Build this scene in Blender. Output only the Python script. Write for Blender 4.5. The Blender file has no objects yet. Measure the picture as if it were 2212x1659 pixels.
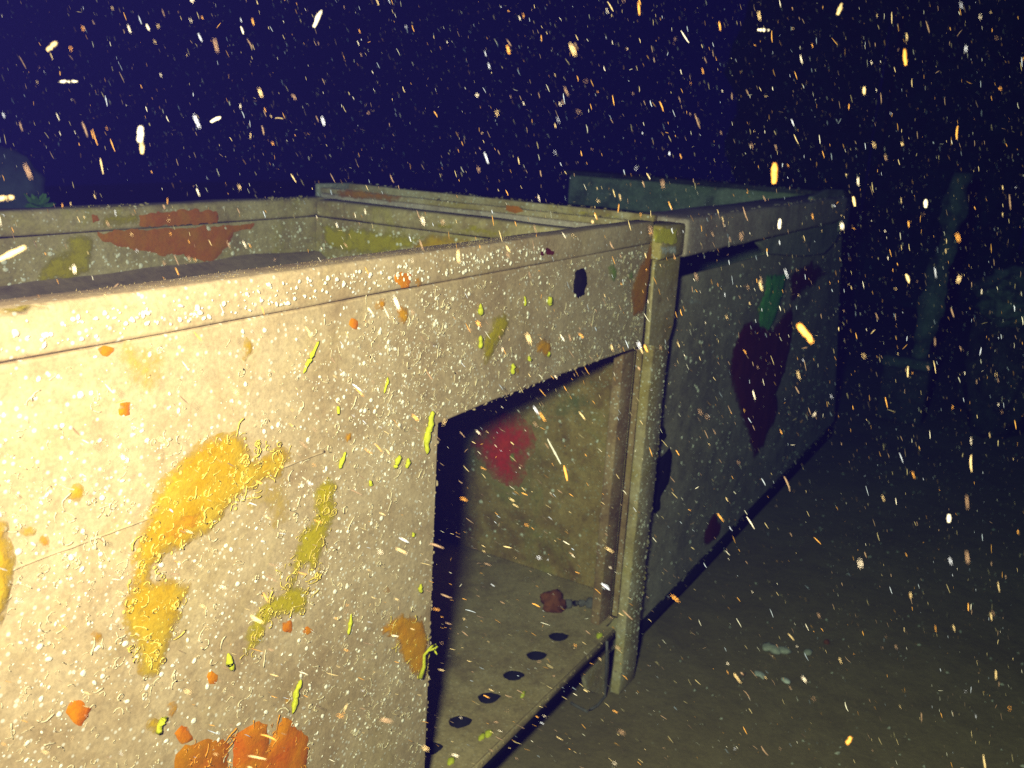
import bpy, bmesh, math, random
import numpy as np
from mathutils import Vector, Matrix, noise
from mathutils.geometry import delaunay_2d_cdt

sc = bpy.context.scene
COL = sc.collection
random.seed(7)
G = 1.75                                   # lens height above the seabed (metres); the seabed is z = 0

# ------------------------------------------------------------------ camera
F, CX, CY = 2003.0, 1106.0, 829.5
def nrm(v): return v / np.linalg.norm(v)
_u = -nrm(np.array([-423., 7250., 2003.]))
_w = np.array([1254., -480., 2003.]); _w = nrm(_w - _w.dot(_u) * _u)
_y = np.cross(_u, _w)
ROT = np.array([_w, _y, _u])               # x runs along the front wall, y goes behind it, z is up
EYE = np.array([0., 0., G])
cam = bpy.data.cameras.new('camera'); cam_ob = bpy.data.objects.new('camera', cam); COL.objects.link(cam_ob)
M4 = Matrix.Identity(4)
for i in range(3):
    M4[i][0] = ROT[i, 0]; M4[i][1] = -ROT[i, 1]; M4[i][2] = -ROT[i, 2]; M4[i][3] = EYE[i]
cam_ob.matrix_world = M4
cam.sensor_width = 36.0; cam.lens = 36.0 * F / 2212.0
cam.clip_start = 0.02; cam.clip_end = 200
cam.dof.use_dof = True; cam.dof.focus_distance = 1.5; cam.dof.aperture_fstop = 5.6
sc.camera = cam_ob

# ------------------------------------------------------------------ the water's own dim blue, seen all round
world = bpy.data.worlds.new('World'); sc.world = world; world.use_nodes = True
bg = world.node_tree.nodes['Background']
bg.inputs['Color'].default_value = (0.070, 0.018, 0.44, 1); bg.inputs['Strength'].default_value = 0.12

# ------------------------------------------------------------------ the diver's torch, left of and a little above the lens
torch = bpy.data.lights.new('dive_torch', 'SPOT'); torch_ob = bpy.data.objects.new('dive_torch', torch); COL.objects.link(torch_ob)
tl = EYE - 0.16 * ROT[:, 0] - 0.08 * ROT[:, 1]
torch_ob.location = tl
aim = np.array([2.5, 1.0, G - 0.88])
torch_ob.rotation_euler = Vector(aim - tl).to_track_quat('-Z', 'Y').to_euler()
torch.energy = 425; torch.color = (1.0, 0.76, 0.50); torch.spot_size = math.radians(120); torch.spot_blend = 1.0
torch.shadow_soft_size = 0.055
sc.view_settings.view_transform = 'Standard'; sc.view_settings.look = 'None'
sc.view_settings.exposure = 0.0; sc.view_settings.gamma = 1.0; sc.view_settings.use_curve_mapping = False
sc.cycles.use_denoising = False; sc.cycles.use_adaptive_sampling = False
sc.cycles.max_bounces = 7; sc.cycles.diffuse_bounces = 5; sc.cycles.transparent_max_bounces = 12; sc.cycles.volume_bounces = 0
sc.cycles.sample_clamp_indirect = 4

# ------------------------------------------------------------------ helpers
def ray(px, py): return ROT @ np.array([px - CX, py - CY, F])
def on_y(px, py, y): r = ray(px, py); return EYE + r * (y / r[1])
def on_x(px, py, x): r = ray(px, py); return EYE + r * (x / r[0])
def on_z(px, py, z): r = ray(px, py); return EYE + r * ((z - G) / r[2])
def at(px, py, dist): return EYE + nrm(ray(px, py)) * dist

def nd(nt, t, **kw):
    n = nt.nodes.new(t)
    for k, v in kw.items(): setattr(n, k, v)
    return n
def ramp(nt, fac, stops):
    r = nd(nt, 'ShaderNodeValToRGB'); e = r.color_ramp.elements
    while len(e) < len(stops): e.new(0.5)
    for el, (p, c) in zip(e, stops): el.position = p; el.color = (c[0], c[1], c[2], 1) if not isinstance(c, (int, float)) else (c, c, c, 1)
    nt.links.new(fac, r.inputs['Fac']); return r.outputs['Color']
def noise_tex(nt, co, scale, detail=4, rough=0.6, dist=0.0):
    n = nd(nt, 'ShaderNodeTexNoise'); n.inputs['Scale'].default_value = scale; n.inputs['Detail'].default_value = detail
    n.inputs['Roughness'].default_value = rough; n.inputs['Distortion'].default_value = dist
    nt.links.new(co, n.inputs['Vector']); return n.outputs['Fac']
def mix(nt, fac, a, b, mode='MIX'):
    m = nd(nt, 'ShaderNodeMix', data_type='RGBA', blend_type=mode)
    for s, v in ((m.inputs[0], fac), (m.inputs[6], a), (m.inputs[7], b)):
        if isinstance(v, (int, float)): s.default_value = v
        elif isinstance(v, tuple): s.default_value = (*v, 1)
        else: nt.links.new(v, s)
    return m.outputs[2]
def math_(nt, op, a, b=None):
    m = nd(nt, 'ShaderNodeMath', operation=op)
    for s, v in zip(m.inputs, (a, b)):
        if v is None: continue
        if isinstance(v, (int, float)): s.default_value = v
        else: nt.links.new(v, s)
    return m.outputs[0]

def base_mat(name, rough=0.85, spec=0.15):
    m = bpy.data.materials.new(name); m.use_nodes = True
    nt = m.node_tree; b = nt.nodes['Principled BSDF']
    b.inputs['Roughness'].default_value = rough; b.inputs['Specular IOR Level'].default_value = spec
    co = nd(nt, 'ShaderNodeTexCoord').outputs['Object']
    return m, nt, b, co
def bump(nt, b, h, strength, dist=0.004):
    n = nd(nt, 'ShaderNodeBump'); n.inputs['Strength'].default_value = strength; n.inputs['Distance'].default_value = dist
    nt.links.new(h, n.inputs['Height']); nt.links.new(n.outputs[0], b.inputs['Normal'])

def silted_steel(name, pale, mid, dark, growth=None, g_amt=0.5, speck=(0.85, 0.82, 0.76), speck_amt=0.8, rust=(0.20, 0.085, 0.03), rust_amt=0.35):
    """steel under a film of silt and growth: blotches at three sizes, grain, pale specks, faint rust blooms"""
    m, nt, b, co = base_mat(name)
    big = noise_tex(nt, co, 2.6, 5, 0.62, 0.5)
    med = noise_tex(nt, co, 14, 5, 0.65, 0.3)
    fin = noise_tex(nt, co, 130, 4, 0.7)
    c = ramp(nt, math_(nt, 'ADD', math_(nt, 'MULTIPLY', big, 0.5), math_(nt, 'MULTIPLY', med, 0.5)), [(0.40, dark), (0.5, mid), (0.60, pale)])
    if growth:
        g = ramp(nt, noise_tex(nt, co, 3.7, 6, 0.7, 0.8), [(0.52, 0.0), (0.68, g_amt)])
        c = mix(nt, g, c, growth)
    rm = ramp(nt, noise_tex(nt, co, 6.3, 7, 0.72, 1.2), [(0.62, 0.0), (0.74, rust_amt)])
    c = mix(nt, rm, c, rust)
    v = nd(nt, 'ShaderNodeTexVoronoi'); v.inputs['Scale'].default_value = 75; nt.links.new(co, v.inputs['Vector'])
    sp = ramp(nt, math_(nt, 'SUBTRACT', v.outputs['Distance'], math_(nt, 'MULTIPLY', med, 0.22)), [(0.03, speck_amt), (0.12, 0.0)])
    c = mix(nt, sp, c, speck)
    v2 = nd(nt, 'ShaderNodeTexVoronoi'); v2.inputs['Scale'].default_value = 36; nt.links.new(co, v2.inputs['Vector'])
    pit = ramp(nt, v2.outputs['Distance'], [(0.05, 0.5), (0.10, 0.0)])
    pit = mix(nt, ramp(nt, noise_tex(nt, co, 9, 3), [(0.55, 0.0), (0.65, 1.0)]), (0, 0, 0), pit)
    c = mix(nt, pit, c, (0.05, 0.03, 0.035))
    c = mix(nt, 0.5, c, ramp(nt, fin, [(0.32, 0.45), (0.66, 1.0)]), 'MULTIPLY')
    gr = noise_tex(nt, co, 48, 5, 0.8)
    c = mix(nt, 0.42, c, ramp(nt, gr, [(0.38, 0.55), (0.56, 1.0)]), 'MULTIPLY')
    nt.links.new(c, b.inputs['Base Color'])
    h = math_(nt, 'ADD', math_(nt, 'MULTIPLY', fin, 0.5), math_(nt, 'ADD', math_(nt, 'MULTIPLY', med, 1.0), math_(nt, 'MULTIPLY', v.outputs['Distance'], -0.35)))
    bump(nt, b, h, 0.18, 0.004)
    return m

def growth_mat(name, c1, c2, cover=0.5, scale=60, rough=0.85, rag=0.9, soft=0.16):
    """a living crust whose thin rim is ragged and broken (attribute rim: 0 at the rim, 1 inside)"""
    m, nt, b, co = base_mat(name, rough, 0.04)
    n1 = noise_tex(nt, co, scale * 0.25, 5, 0.65, 0.5); n2 = noise_tex(nt, co, scale * 2.5, 4, 0.7)
    c = ramp(nt, n1, [(0.32, c1), (0.66, c2)])
    c = mix(nt, 0.45, c, ramp(nt, n2, [(0.3, 0.5), (0.7, 1.0)]), 'MULTIPLY')
    nt.links.new(c, b.inputs['Base Color'])
    bump(nt, b, n2, 0.4, 0.003)
    at_ = nd(nt, 'ShaderNodeAttribute', attribute_name='rim').outputs['Fac']
    n3 = noise_tex(nt, co, scale * 1.3, 6, 0.75)
    n4 = noise_tex(nt, co, scale * 0.35, 4, 0.7, 0.6)
    n3 = math_(nt, 'ADD', math_(nt, 'MULTIPLY', math_(nt, 'SUBTRACT', n3, 0.5), 1.3), math_(nt, 'MULTIPLY', math_(nt, 'SUBTRACT', n4, 0.5), 1.2))
    a = math_(nt, 'ADD', math_(nt, 'MULTIPLY', at_, rag), math_(nt, 'ADD', n3, cover - 0.5))
    a = ramp(nt, a, [(0.0, 0.0), (soft, 1.0)])
    nt.links.new(a, b.inputs['Alpha'])
    return m

def flat_mat(name, c, rough=0.7, var=0.35, scale=80, spec=0.2):
    m, nt, b, co = base_mat(name, rough, spec)
    n = noise_tex(nt, co, scale, 4, 0.7)
    nt.links.new(ramp(nt, n, [(0.3, tuple(x * (1 - var) for x in c)), (0.7, c)]), b.inputs['Base Color'])
    bump(nt, b, n, 0.6, 0.003)
    return m

TAN = silted_steel('silted_steel', (0.58, 0.455, 0.29), (0.50, 0.38, 0.23), (0.40, 0.29, 0.165), (0.50, 0.40, 0.13), 0.22)
FARW = silted_steel('silted_steel_green', (0.58, 0.47, 0.26), (0.47, 0.375, 0.18), (0.34, 0.25, 0.115), (0.44, 0.38, 0.03), 0.7, speck_amt=0.6)
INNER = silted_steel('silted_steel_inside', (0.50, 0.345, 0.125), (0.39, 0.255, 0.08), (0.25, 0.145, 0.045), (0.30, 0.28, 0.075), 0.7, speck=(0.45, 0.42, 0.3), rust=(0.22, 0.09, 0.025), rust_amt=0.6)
FLOORM = silted_steel('silted_floor', (0.50, 0.385, 0.205), (0.43, 0.325, 0.16), (0.33, 0.24, 0.115), (0.40, 0.31, 0.10), 0.3, speck_amt=0.2, rust_amt=0.3)
POSTM = silted_steel('crusted_post', (0.62, 0.51, 0.32), (0.50, 0.385, 0.20), (0.34, 0.24, 0.09), (0.46, 0.35, 0.03), 0.6)
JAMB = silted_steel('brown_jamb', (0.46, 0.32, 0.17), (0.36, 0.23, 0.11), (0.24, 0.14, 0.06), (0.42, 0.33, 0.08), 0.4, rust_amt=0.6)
RIMM = silted_steel('brown_grey_rim', (0.66, 0.54, 0.45), (0.55, 0.44, 0.36), (0.40, 0.30, 0.24), (0.48, 0.40, 0.20), 0.3)
SIDE = silted_steel('grey_side', (0.56, 0.48, 0.35), (0.45, 0.38, 0.26), (0.30, 0.25, 0.17), (0.32, 0.25, 0.12), 0.5, speck_amt=0.4, rust_amt=0.5)
TEAL = silted_steel('pale_far_steel', (0.52, 0.48, 0.38), (0.38, 0.36, 0.28), (0.20, 0.18, 0.13), (0.28, 0.32, 0.16), 0.6)
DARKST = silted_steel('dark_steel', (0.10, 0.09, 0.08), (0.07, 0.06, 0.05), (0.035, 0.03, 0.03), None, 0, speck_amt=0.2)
HULLM = silted_steel('hull_steel', (0.12, 0.12, 0.11), (0.075, 0.075, 0.07), (0.04, 0.04, 0.035), (0.07, 0.08, 0.05), 0.5, speck_amt=0.2)
DRIFT = flat_mat('brown_silt', (0.36, 0.27, 0.18), 0.95, 0.4, 30, 0.05)
SILT = flat_mat('dark_silt', (0.40, 0.31, 0.21), 0.95, 0.4, 30, 0.05)

YEL = growth_mat('yellow_crust', (0.50, 0.285, 0.0), (0.54, 0.38, 0.035), 0.62, 70, rag=0.8, soft=0.75)
LEM = growth_mat('lemon_crust', (0.78, 0.64, 0.03), (0.82, 0.74, 0.10), 1.1, 60, rag=0.8, soft=0.4)
AMB = growth_mat('amber_crust', (0.58, 0.24, 0.0), (0.60, 0.32, 0.01), 0.5, rag=0.8, soft=0.5)
FAINT = growth_mat('thin_yellow_film', (0.60, 0.40, 0.06), (0.60, 0.45, 0.12), 0.55, rag=0.5, soft=0.8)
OLV = growth_mat('olive_crust', (0.42, 0.33, 0.0), (0.46, 0.38, 0.02), 0.42, rag=0.7, soft=0.55)
ORA = growth_mat('orange_crust', (0.58, 0.125, 0.0), (0.62, 0.24, 0.0), 0.80, soft=0.3)
ORD = growth_mat('burnt_orange_crust', (0.44, 0.13, 0.0), (0.46, 0.19, 0.0), 0.95, soft=0.3)
RUS = growth_mat('rust_stain', (0.44, 0.165, 0.005), (0.50, 0.24, 0.01), 0.55, rag=0.7, soft=0.6)
BRN = growth_mat('brown_film', (0.13, 0.065, 0.02), (0.17, 0.09, 0.03), 0.28, 25, rag=0.5, soft=0.9)
RED = growth_mat('red_crust', (0.80, 0.05, 0.045), (0.65, 0.07, 0.02), 0.60, 40, rag=0.6, soft=0.8)
MAR = growth_mat('maroon_crust', (0.12, 0.016, 0.010), (0.17, 0.035, 0.015), 0.58, 30, rag=0.8, soft=0.5)
BLK = growth_mat('near_black', (0.010, 0.008, 0.010), (0.02, 0.015, 0.018), 0.95, soft=0.3)
GRN = growth_mat('green_crust', (0.24, 0.36, 0.02), (0.30, 0.42, 0.10), 0.42, rag=0.8, soft=0.6)
GR2 = growth_mat('bright_green_crust', (0.14, 0.50, 0.08), (0.20, 0.60, 0.12), 0.65, soft=0.4)
WHT = growth_mat('white_crust', (0.70, 0.70, 0.66), (0.8, 0.8, 0.78), 0.5, soft=0.5)
WEAR = growth_mat('green_film', (0.17, 0.24, 0.08), (0.20, 0.27, 0.10), 0.26, 20, rag=0.5, soft=0.9)
LIME = flat_mat('lime_algae', (0.58, 0.60, 0.03), 0.6, 0.35, 150)
SHELL = flat_mat('barnacle_white', (0.86, 0.82, 0.72), 0.45, 0.25, 200, 0.4)
WORM = flat_mat('worm_tube', (0.78, 0.68, 0.46), 0.5, 0.3, 200, 0.35)
FUZZ = flat_mat('hydroid_fuzz', (0.56, 0.44, 0.22), 0.8, 0.4, 100)
HOLE = flat_mat('hole_sleeve', (0.012, 0.011, 0.015), 0.9, 0.3)
RUSTY = flat_mat('rusted_iron', (0.26, 0.085, 0.02), 0.85, 0.5, 60)
GREYM = flat_mat('grey_iron', (0.20, 0.18, 0.16), 0.8, 0.5, 60)

def link(name, me, mat, parent=None, smooth=False):
    o = bpy.data.objects.new(name, me); COL.objects.link(o)
    if mat: me.materials.append(mat)
    if smooth: me.polygons.foreach_set('use_smooth', [True] * len(me.polygons))
    if parent:
        o.parent = parent; b = parent
        off = Vector((0, 0, 0))
        while b: off += b.location; b = b.parent
        o.location = -off                     # vertices stay in world coordinates
    return o
def thing(name, label, cat, base, group=None):
    o = bpy.data.objects.new(name, None); COL.objects.link(o); o.location = base
    o.empty_display_size = 0.1; o['label'] = label; o['category'] = cat
    if group: o['group'] = group
    return o
def tag(o, label, cat, group=None):
    o['label'] = label; o['category'] = cat
    if group: o['group'] = group
    return o
def mesh_bm(name, bm):
    bmesh.ops.recalc_face_normals(bm, faces=bm.faces)
    me = bpy.data.meshes.new(name); bm.to_mesh(me); bm.free(); return me

def box(name, lo, hi, mat, parent, bev=0.006, seg=2, wob=0.0, cuts=0):
    bm = bmesh.new(); bmesh.ops.create_cube(bm, size=1)
    lo, hi = Vector(lo), Vector(hi)
    for v in bm.verts: v.co = Vector((lo[i] + (v.co[i] + 0.5) * (hi[i] - lo[i]) for i in range(3)))
    if bev: bmesh.ops.bevel(bm, geom=list(bm.edges), offset=bev, segments=seg, affect='EDGES', profile=0.5)
    if cuts:
        d = hi - lo; ax = max(range(3), key=lambda i: d[i])
        for k in range(1, cuts + 1):
            p = lo.copy(); p[ax] += d[ax] * k / (cuts + 1); n = Vector((0, 0, 0)); n[ax] = 1
            bmesh.ops.bisect_plane(bm, geom=list(bm.verts) + list(bm.edges) + list(bm.faces), plane_co=p, plane_no=n)
        for v in bm.verts: v.co += noise.noise_vector(v.co * 6) * wob
    return link(name, mesh_bm(name, bm), mat, parent, True)

def plate(name, pts, axis, level, thick, mat, parent, bev=0.003, holes=(), wob=0.0):
    """an outline in the two other axes, cut out of plate of the given thickness (towards +axis)"""
    o2 = [i for i in range(3) if i != axis]
    bm = bmesh.new()
    def P(p, l):
        c = [0, 0, 0]; c[o2[0]], c[o2[1]], c[axis] = p[0], p[1], l; return Vector(c)
    if holes:
        vs, es, loops = [], [], [pts, *holes]
        for lp in loops:
            k = len(vs); n = len(lp); vs += [Vector(p) for p in lp]; es += [(k + i, k + (i + 1) % n) for i in range(n)]
        V, E_, Fc, *_ = delaunay_2d_cdt(vs, es, [], 2, 1e-7)
        inside = lambda c, lp: sum(((lp[i][1] > c[1]) != (lp[i - 1][1] > c[1])) and c[0] < (lp[i - 1][0] - lp[i][0]) * (c[1] - lp[i][1]) / (lp[i - 1][1] - lp[i][1]) + lp[i][0] for i in range(len(lp))) % 2
        bv = [bm.verts.new(P(v, level)) for v in V]
        for f in Fc:
            c = sum((V[i] for i in f), Vector((0, 0))) / len(f)
            if inside(c, pts) and not any(inside(c, h) for h in holes): bm.faces.new([bv[i] for i in f])
    else:
        bm.faces.new([bm.verts.new(P(p, level)) for p in pts])
    ext = bmesh.ops.extrude_face_region(bm, geom=list(bm.faces))
    d = Vector((0, 0, 0)); d[axis] = thick
    for g in ext['geom']:
        if isinstance(g, bmesh.types.BMVert): g.co += d
    if bev and not holes:
        bmesh.ops.recalc_face_normals(bm, faces=bm.faces)
        bmesh.ops.bevel(bm, geom=[e for e in bm.edges if len(e.link_faces) == 2 and e.calc_face_angle(0) > 0.5], offset=bev, segments=2, affect='EDGES', profile=0.5)
    return link(name, mesh_bm(name, bm), mat, parent)

def inside(x, y, lp):
    r = False; j = len(lp) - 1
    for i in range(len(lp)):
        if (lp[i][1] > y) != (lp[j][1] > y) and x < (lp[j][0] - lp[i][0]) * (y - lp[i][1]) / (lp[j][1] - lp[i][1]) + lp[i][0]: r = not r
        j = i
    return r

def crust(name, poly3, axis, mat, parent, thick=0.004, step=0.012, side=-1, label=None, rag=0.35, fade=0.0):
    """a low living crust grown over a flat face: ragged outline, height zero at the rim and lumpy inside"""
    o2 = [i for i in range(3) if i != axis]
    lvl = poly3[0][axis]
    P2 = [(p[o2[0]], p[o2[1]]) for p in poly3]
    out = []
    n = len(P2)
    for i in range(n):
        a, b = Vector(P2[i]), Vector(P2[(i + 1) % n]); k = max(1, int((b - a).length / (step * 0.6)))
        for j in range(k):
            p = a.lerp(b, j / k); nv = noise.noise_vector(Vector((p.x, p.y, lvl)) * 45) * step * rag * 1.6 + noise.noise_vector(Vector((p.x, p.y, lvl)) * 160) * step * rag
            out.append(p + Vector((nv.x, nv.y)))
    xs = [p.x for p in out]; ys = [p.y for p in out]
    pts = list(out); rng = random.Random(len(out))
    x = min(xs)
    while x < max(xs):
        y = min(ys)
        while y < max(ys):
            q = (x + rng.uniform(-.3, .3) * step, y + rng.uniform(-.3, .3) * step)
            if inside(q[0], q[1], out): pts.append(Vector(q))
            y += step
        x += step
    m = len(out)
    V, E_, Fc, *_ = delaunay_2d_cdt(pts, [(i, (i + 1) % m) for i in range(m)], [], 1, 1e-7)
    oa = np.array([(p.x, p.y) for p in out])
    co, rim = [], []
    w = max(step * 1.6, 0.016, fade)
    for v in V:
        d = float(np.min(np.hypot(oa[:, 0] - v.x, oa[:, 1] - v.y))); t = min(1.0, d / w)
        h = thick * (t ** 0.6) * (0.75 + 0.6 * noise.noise(Vector((v.x, v.y, lvl)) * 70))
        c = [0, 0, 0]; c[o2[0]], c[o2[1]] = v.x, v.y; c[axis] = lvl + side * (0.0012 + max(0, h)); co.append(c); rim.append(t)
    me = bpy.data.meshes.new(name); me.from_pydata(co, [], [tuple(f) for f in Fc]); me.update()
    ra = me.attributes.new('rim', 'FLOAT', 'POINT'); ra.data.foreach_set('value', rim)
    o = link(name, me, mat, parent, True)
    if label: o['label'] = label
    return o

QO = {1: (0, 0), 2: (1106, 0), 3: (0, 829.5), 4: (1106, 829.5)}
def q(k, pts): return [(x / 2 + QO[k][0], y / 2 + QO[k][1]) for x, y in pts]
def blob(k, x, y, rx, ry, n=9, seed=0):
    r = random.Random(x * 7 + y + seed); ph = r.random() * 6
    return q(k, [(x + rx * math.cos(ph + i * 6.2832 / n) * r.uniform(.7, 1.2), y + ry * math.sin(ph + i * 6.2832 / n) * r.uniform(.7, 1.2)) for i in range(n)])

def tube_pts(path, radii, ns=6, cap=True, V=None, Fs=None):
    """append a tube to vertex and face lists"""
    k0 = len(V); n = len(path); path = [Vector(p) for p in path]
    for i, p in enumerate(path):
        t = (path[min(i + 1, n - 1)] - path[max(i - 1, 0)]).normalized()
        a = t.orthogonal().normalized(); b = t.cross(a)
        for s in range(ns):
            an = 6.28318 * s / ns; V.append(p + (a * math.cos(an) + b * math.sin(an)) * radii[i])
    for i in range(n - 1):
        for s in range(ns):
            Fs.append((k0 + i * ns + s, k0 + i * ns + (s + 1) % ns, k0 + (i + 1) * ns + (s + 1) % ns, k0 + (i + 1) * ns + s))
    if cap: Fs.append(tuple(k0 + s for s in range(ns))[::-1]); Fs.append(tuple(k0 + (n - 1) * ns + s for s in range(ns)))
def from_lists(name, V, Fs, mat, parent=None, smooth=True):
    me = bpy.data.meshes.new(name); me.from_pydata([tuple(v) for v in V], [], Fs); me.update()
    return link(name, me, mat, parent, smooth)

# ================================================================== the setting
def ground():
    m, nt, b, co = base_mat('seabed_silt', 0.95, 0.05)
    n1 = noise_tex(nt, co, 1.3, 6, 0.65, 0.4); n2 = noise_tex(nt, co, 60, 5, 0.75); n3 = noise_tex(nt, co, 9, 5, 0.7)
    c = ramp(nt, n1, [(0.3, (0.225, 0.165, 0.075)), (0.55, (0.28, 0.21, 0.10)), (0.75, (0.33, 0.25, 0.13))])
    c = mix(nt, 0.5, c, ramp(nt, n3, [(0.35, 0.62), (0.65, 1.0)]), 'MULTIPLY')
    c = mix(nt, 0.4, c, ramp(nt, n2, [(0.3, 0.5), (0.7, 1.0)]), 'MULTIPLY')
    v = nd(nt, 'ShaderNodeTexVoronoi'); v.inputs['Scale'].default_value = 26; nt.links.new(co, v.inputs['Vector'])
    sp = mix(nt, ramp(nt, n3, [(0.5, 0.0), (0.62, 1.0)]), (0, 0, 0), ramp(nt, v.outputs['Distance'], [(0.05, 0.65), (0.13, 0.0)]))
    c = mix(nt, sp, c, (0.56, 0.53, 0.44))
    nt.links.new(c, b.inputs['Base Color'])
    wv = nd(nt, 'ShaderNodeTexWave', wave_type='BANDS', bands_direction='X'); wv.inputs['Scale'].default_value = 2.6
    wv.inputs['Distortion'].default_value = 6; wv.inputs['Detail'].default_value = 3; nt.links.new(co, wv.inputs['Vector'])
    bump(nt, b, math_(nt, 'ADD', math_(nt, 'MULTIPLY', n2, 0.12), math_(nt, 'ADD', n3, math_(nt, 'MULTIPLY', wv.outputs['Fac'], 0.02))), 0.45, 0.015)
    V, Fs = [], []
    xs = np.concatenate([np.linspace(-8, -1, 10), np.linspace(-0.8, 8, 90), np.linspace(8.6, 21, 18)])
    ys = np.concatenate([np.linspace(-14, -3, 14), np.linspace(-2.8, 1.6, 45), np.linspace(2.2, 19, 20)])
    for x in xs:
        for y in ys:
            near = max(0.0, 1 - abs(y - 1.3) / 0.9) if 0 < x < 6 else 0
            z = 0.022 * noise.noise(Vector((x * 1.6, y * 1.6, 0))) + 0.008 * noise.noise(Vector((x * 7, y * 7, 3))) - 0.004
            V.append((x, y, z * (1 - 0.6 * near)))
    ny = len(ys)
    for i in range(len(xs) - 1):
        for j in range(ny - 1): Fs.append((i * ny + j, (i + 1) * ny + j, (i + 1) * ny + j + 1, i * ny + j + 1))
    o = from_lists('seabed', V, Fs, m); o['kind'] = 'structure'; return o
seabed = ground()

hz = bpy.data.materials.new('water_haze'); hz.use_nodes = True; nt = hz.node_tree; nt.nodes.clear()
pv = nd(nt, 'ShaderNodeVolumePrincipled'); out = nd(nt, 'ShaderNodeOutputMaterial'); nt.links.new(pv.outputs[0], out.inputs['Volume'])
pv.inputs['Density'].default_value = 0.135; pv.inputs['Color'].default_value = (0.007, 0.0065, 0.070, 1)
pv.inputs['Absorption Color'].default_value = (0.0, 0.36, 0.30, 1); pv.inputs['Anisotropy'].default_value = 0.2
bm = bmesh.new(); bmesh.ops.create_cube(bm, size=1)
for v in bm.verts: v.co = Vector((-8.5 + (v.co.x + .5) * 30, -14.5 + (v.co.y + .5) * 34, -1.0 + (v.co.z + .5) * 8.6))
haze = link('haze', mesh_bm('haze', bm), hz); haze['kind'] = 'stuff'

# ================================================================== left locker: open trough on top, open bay below
ZT, ZC, ZL, ZB = G - 0.226, G - 0.287, G - 0.568, G - 1.483
XL, XO, XP, XE = -0.9, 1.42, 2.42, 2.61           # left end, bay's left edge, post, bay's end wall
YB = 2.0                                           # the trough's far wall
L = thing('steel_locker', 'silt-covered open-topped steel locker with a black-holed floor in its open bay', 'locker', (0.9, 1.5, 0))
plate('front_panel', [(XL, ZB - 0.0), (XO, ZB), (XO + 0.004, ZL), (1.62, ZL + 0.003), (2.0, ZL), (XP - 0.003, ZL - 0.012), (XP - 0.003, ZC - 0.0006), (XP - 0.05, ZC - 0.0006), (XL, ZC - 0.0011)],
      1, 1.0, 0.014, TAN, L, 0.004)
box('top_flange', (XL, 0.998, ZC), (XP - 0.004, 1.055, ZT), TAN, L, 0.007, 3, 0.002, 50)
plate('far_panel', [(XL, G - 0.50), (2.16, G - 0.50), (2.16, ZC - 0.0088), (XL, ZC - 0.0088)], 1, YB, 0.014, FARW, L, 0.003)
box('far_flange', (XL, YB - 0.0015, ZC - 0.008), (2.20, YB + 0.07, ZT - 0.012), FARW, L, 0.012, 3, 0.003, 30)
plate('end_panel', [(1.016, G - 0.50), (YB - 0.0005, G - 0.50), (YB - 0.0005, ZC - 0.0088), (1.016, ZC - 0.0088)], 0, 2.150, 0.014, FARW, L, 0.003)
box('end_flange', (2.1485, 1.06, ZC - 0.008), (2.22, YB - 0.0025, ZT - 0.018), FARW, L, 0.01, 2, 0.003, 12)
plate('trough_bottom', [(XL, 1.016), (2.144, 1.016), (2.144, YB - 0.002), (XL, YB - 0.002)], 2, G - 0.49, 0.012, SILT, L, 0)
V, Fs = [], []
for i in range(61):
    x = XL + (2.144 - XL) * i / 60
    for k, (y, z) in enumerate([(1.74, -.485), (1.82, -.465), (1.88, -.445), (1.92, -.43), (1.95, -.415), (1.975, -.405), (1.9985, -.395)]):
        V.append((x, y + .012 * noise.noise(Vector((x * 5, k, 1))) * (k < 6), G + z + .012 * noise.noise(Vector((x * 4, k * .5, 6)))))
for i in range(60):
    for k in range(6): Fs.append((i * 7 + k, (i + 1) * 7 + k, (i + 1) * 7 + k + 1, i * 7 + k + 1))
from_lists('silt_drift', V, Fs, DRIFT, L)
# the bay below: floor with drain holes, end wall, back wall, left partition
hole_px = [(992, 1558), (1054, 1506), (1108, 1458), (1157, 1415), (1205, 1374)]
cs = [on_z(x, y, ZB) for x, y in hole_px]
step_v = cs[2] - cs[1]
cs = [cs[0] - step_v * k for k in range(3, 0, -1)] + list(cs)
holes, rims = [], []
for i, c in enumerate(cs):
    rr = random.Random(i * 3 + 1)
    holes.append([(c[0] + (0.029 + 0.002 * rr.uniform(-1, 1)) * math.cos(t) * (1 + 0.28 * max(0, math.cos(t - 5.6)) ** 6), c[1] + (0.027 + 0.0015 * rr.uniform(-1, 1)) * math.sin(t) * (1 + 0.28 * max(0, math.cos(t - 5.6)) ** 6)) for t in np.linspace(0, 6.2832, 22)[:-1]])
plate('floor_plate', [(-0.3, 1.002), (XP - 0.01, 1.002), (XP - 0.01, 1.03), (XE, 1.03), (XE, 2.3), (-0.3, 2.3)], 2, ZB - 0.004, 0.004, FLOORM, L, 0, holes)
box('floor_lip', (XO + 0.002, 0.997, ZB - 0.026), (XP - 0.012, 1.0015, ZB - 0.002), FLOORM, L, 0.0012, 1)
for i, c in enumerate(cs[2:], 2):
    V, Fs = [], []
    h = holes[i]; n = len(h)
    for z in (ZB - 0.0045, ZB - 0.09):
        V += [(x + (x - c[0]) * 0.012, y + (y - c[1]) * 0.012, z) for x, y in h]
    Fs = [(j, (j + 1) % n, n + (j + 1) % n, n + j) for j in range(n)] + [tuple(range(n, 2 * n))]
    from_lists('drain_hole', V, Fs, HOLE, L)
plate('bay_end_panel', [(1.03, ZB + 0.001), (2.3, ZB + 0.001), (2.3, ZL + 0.02), (1.03, ZL + 0.02)], 0, XE, 0.012, INNER, L, 0)
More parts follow.
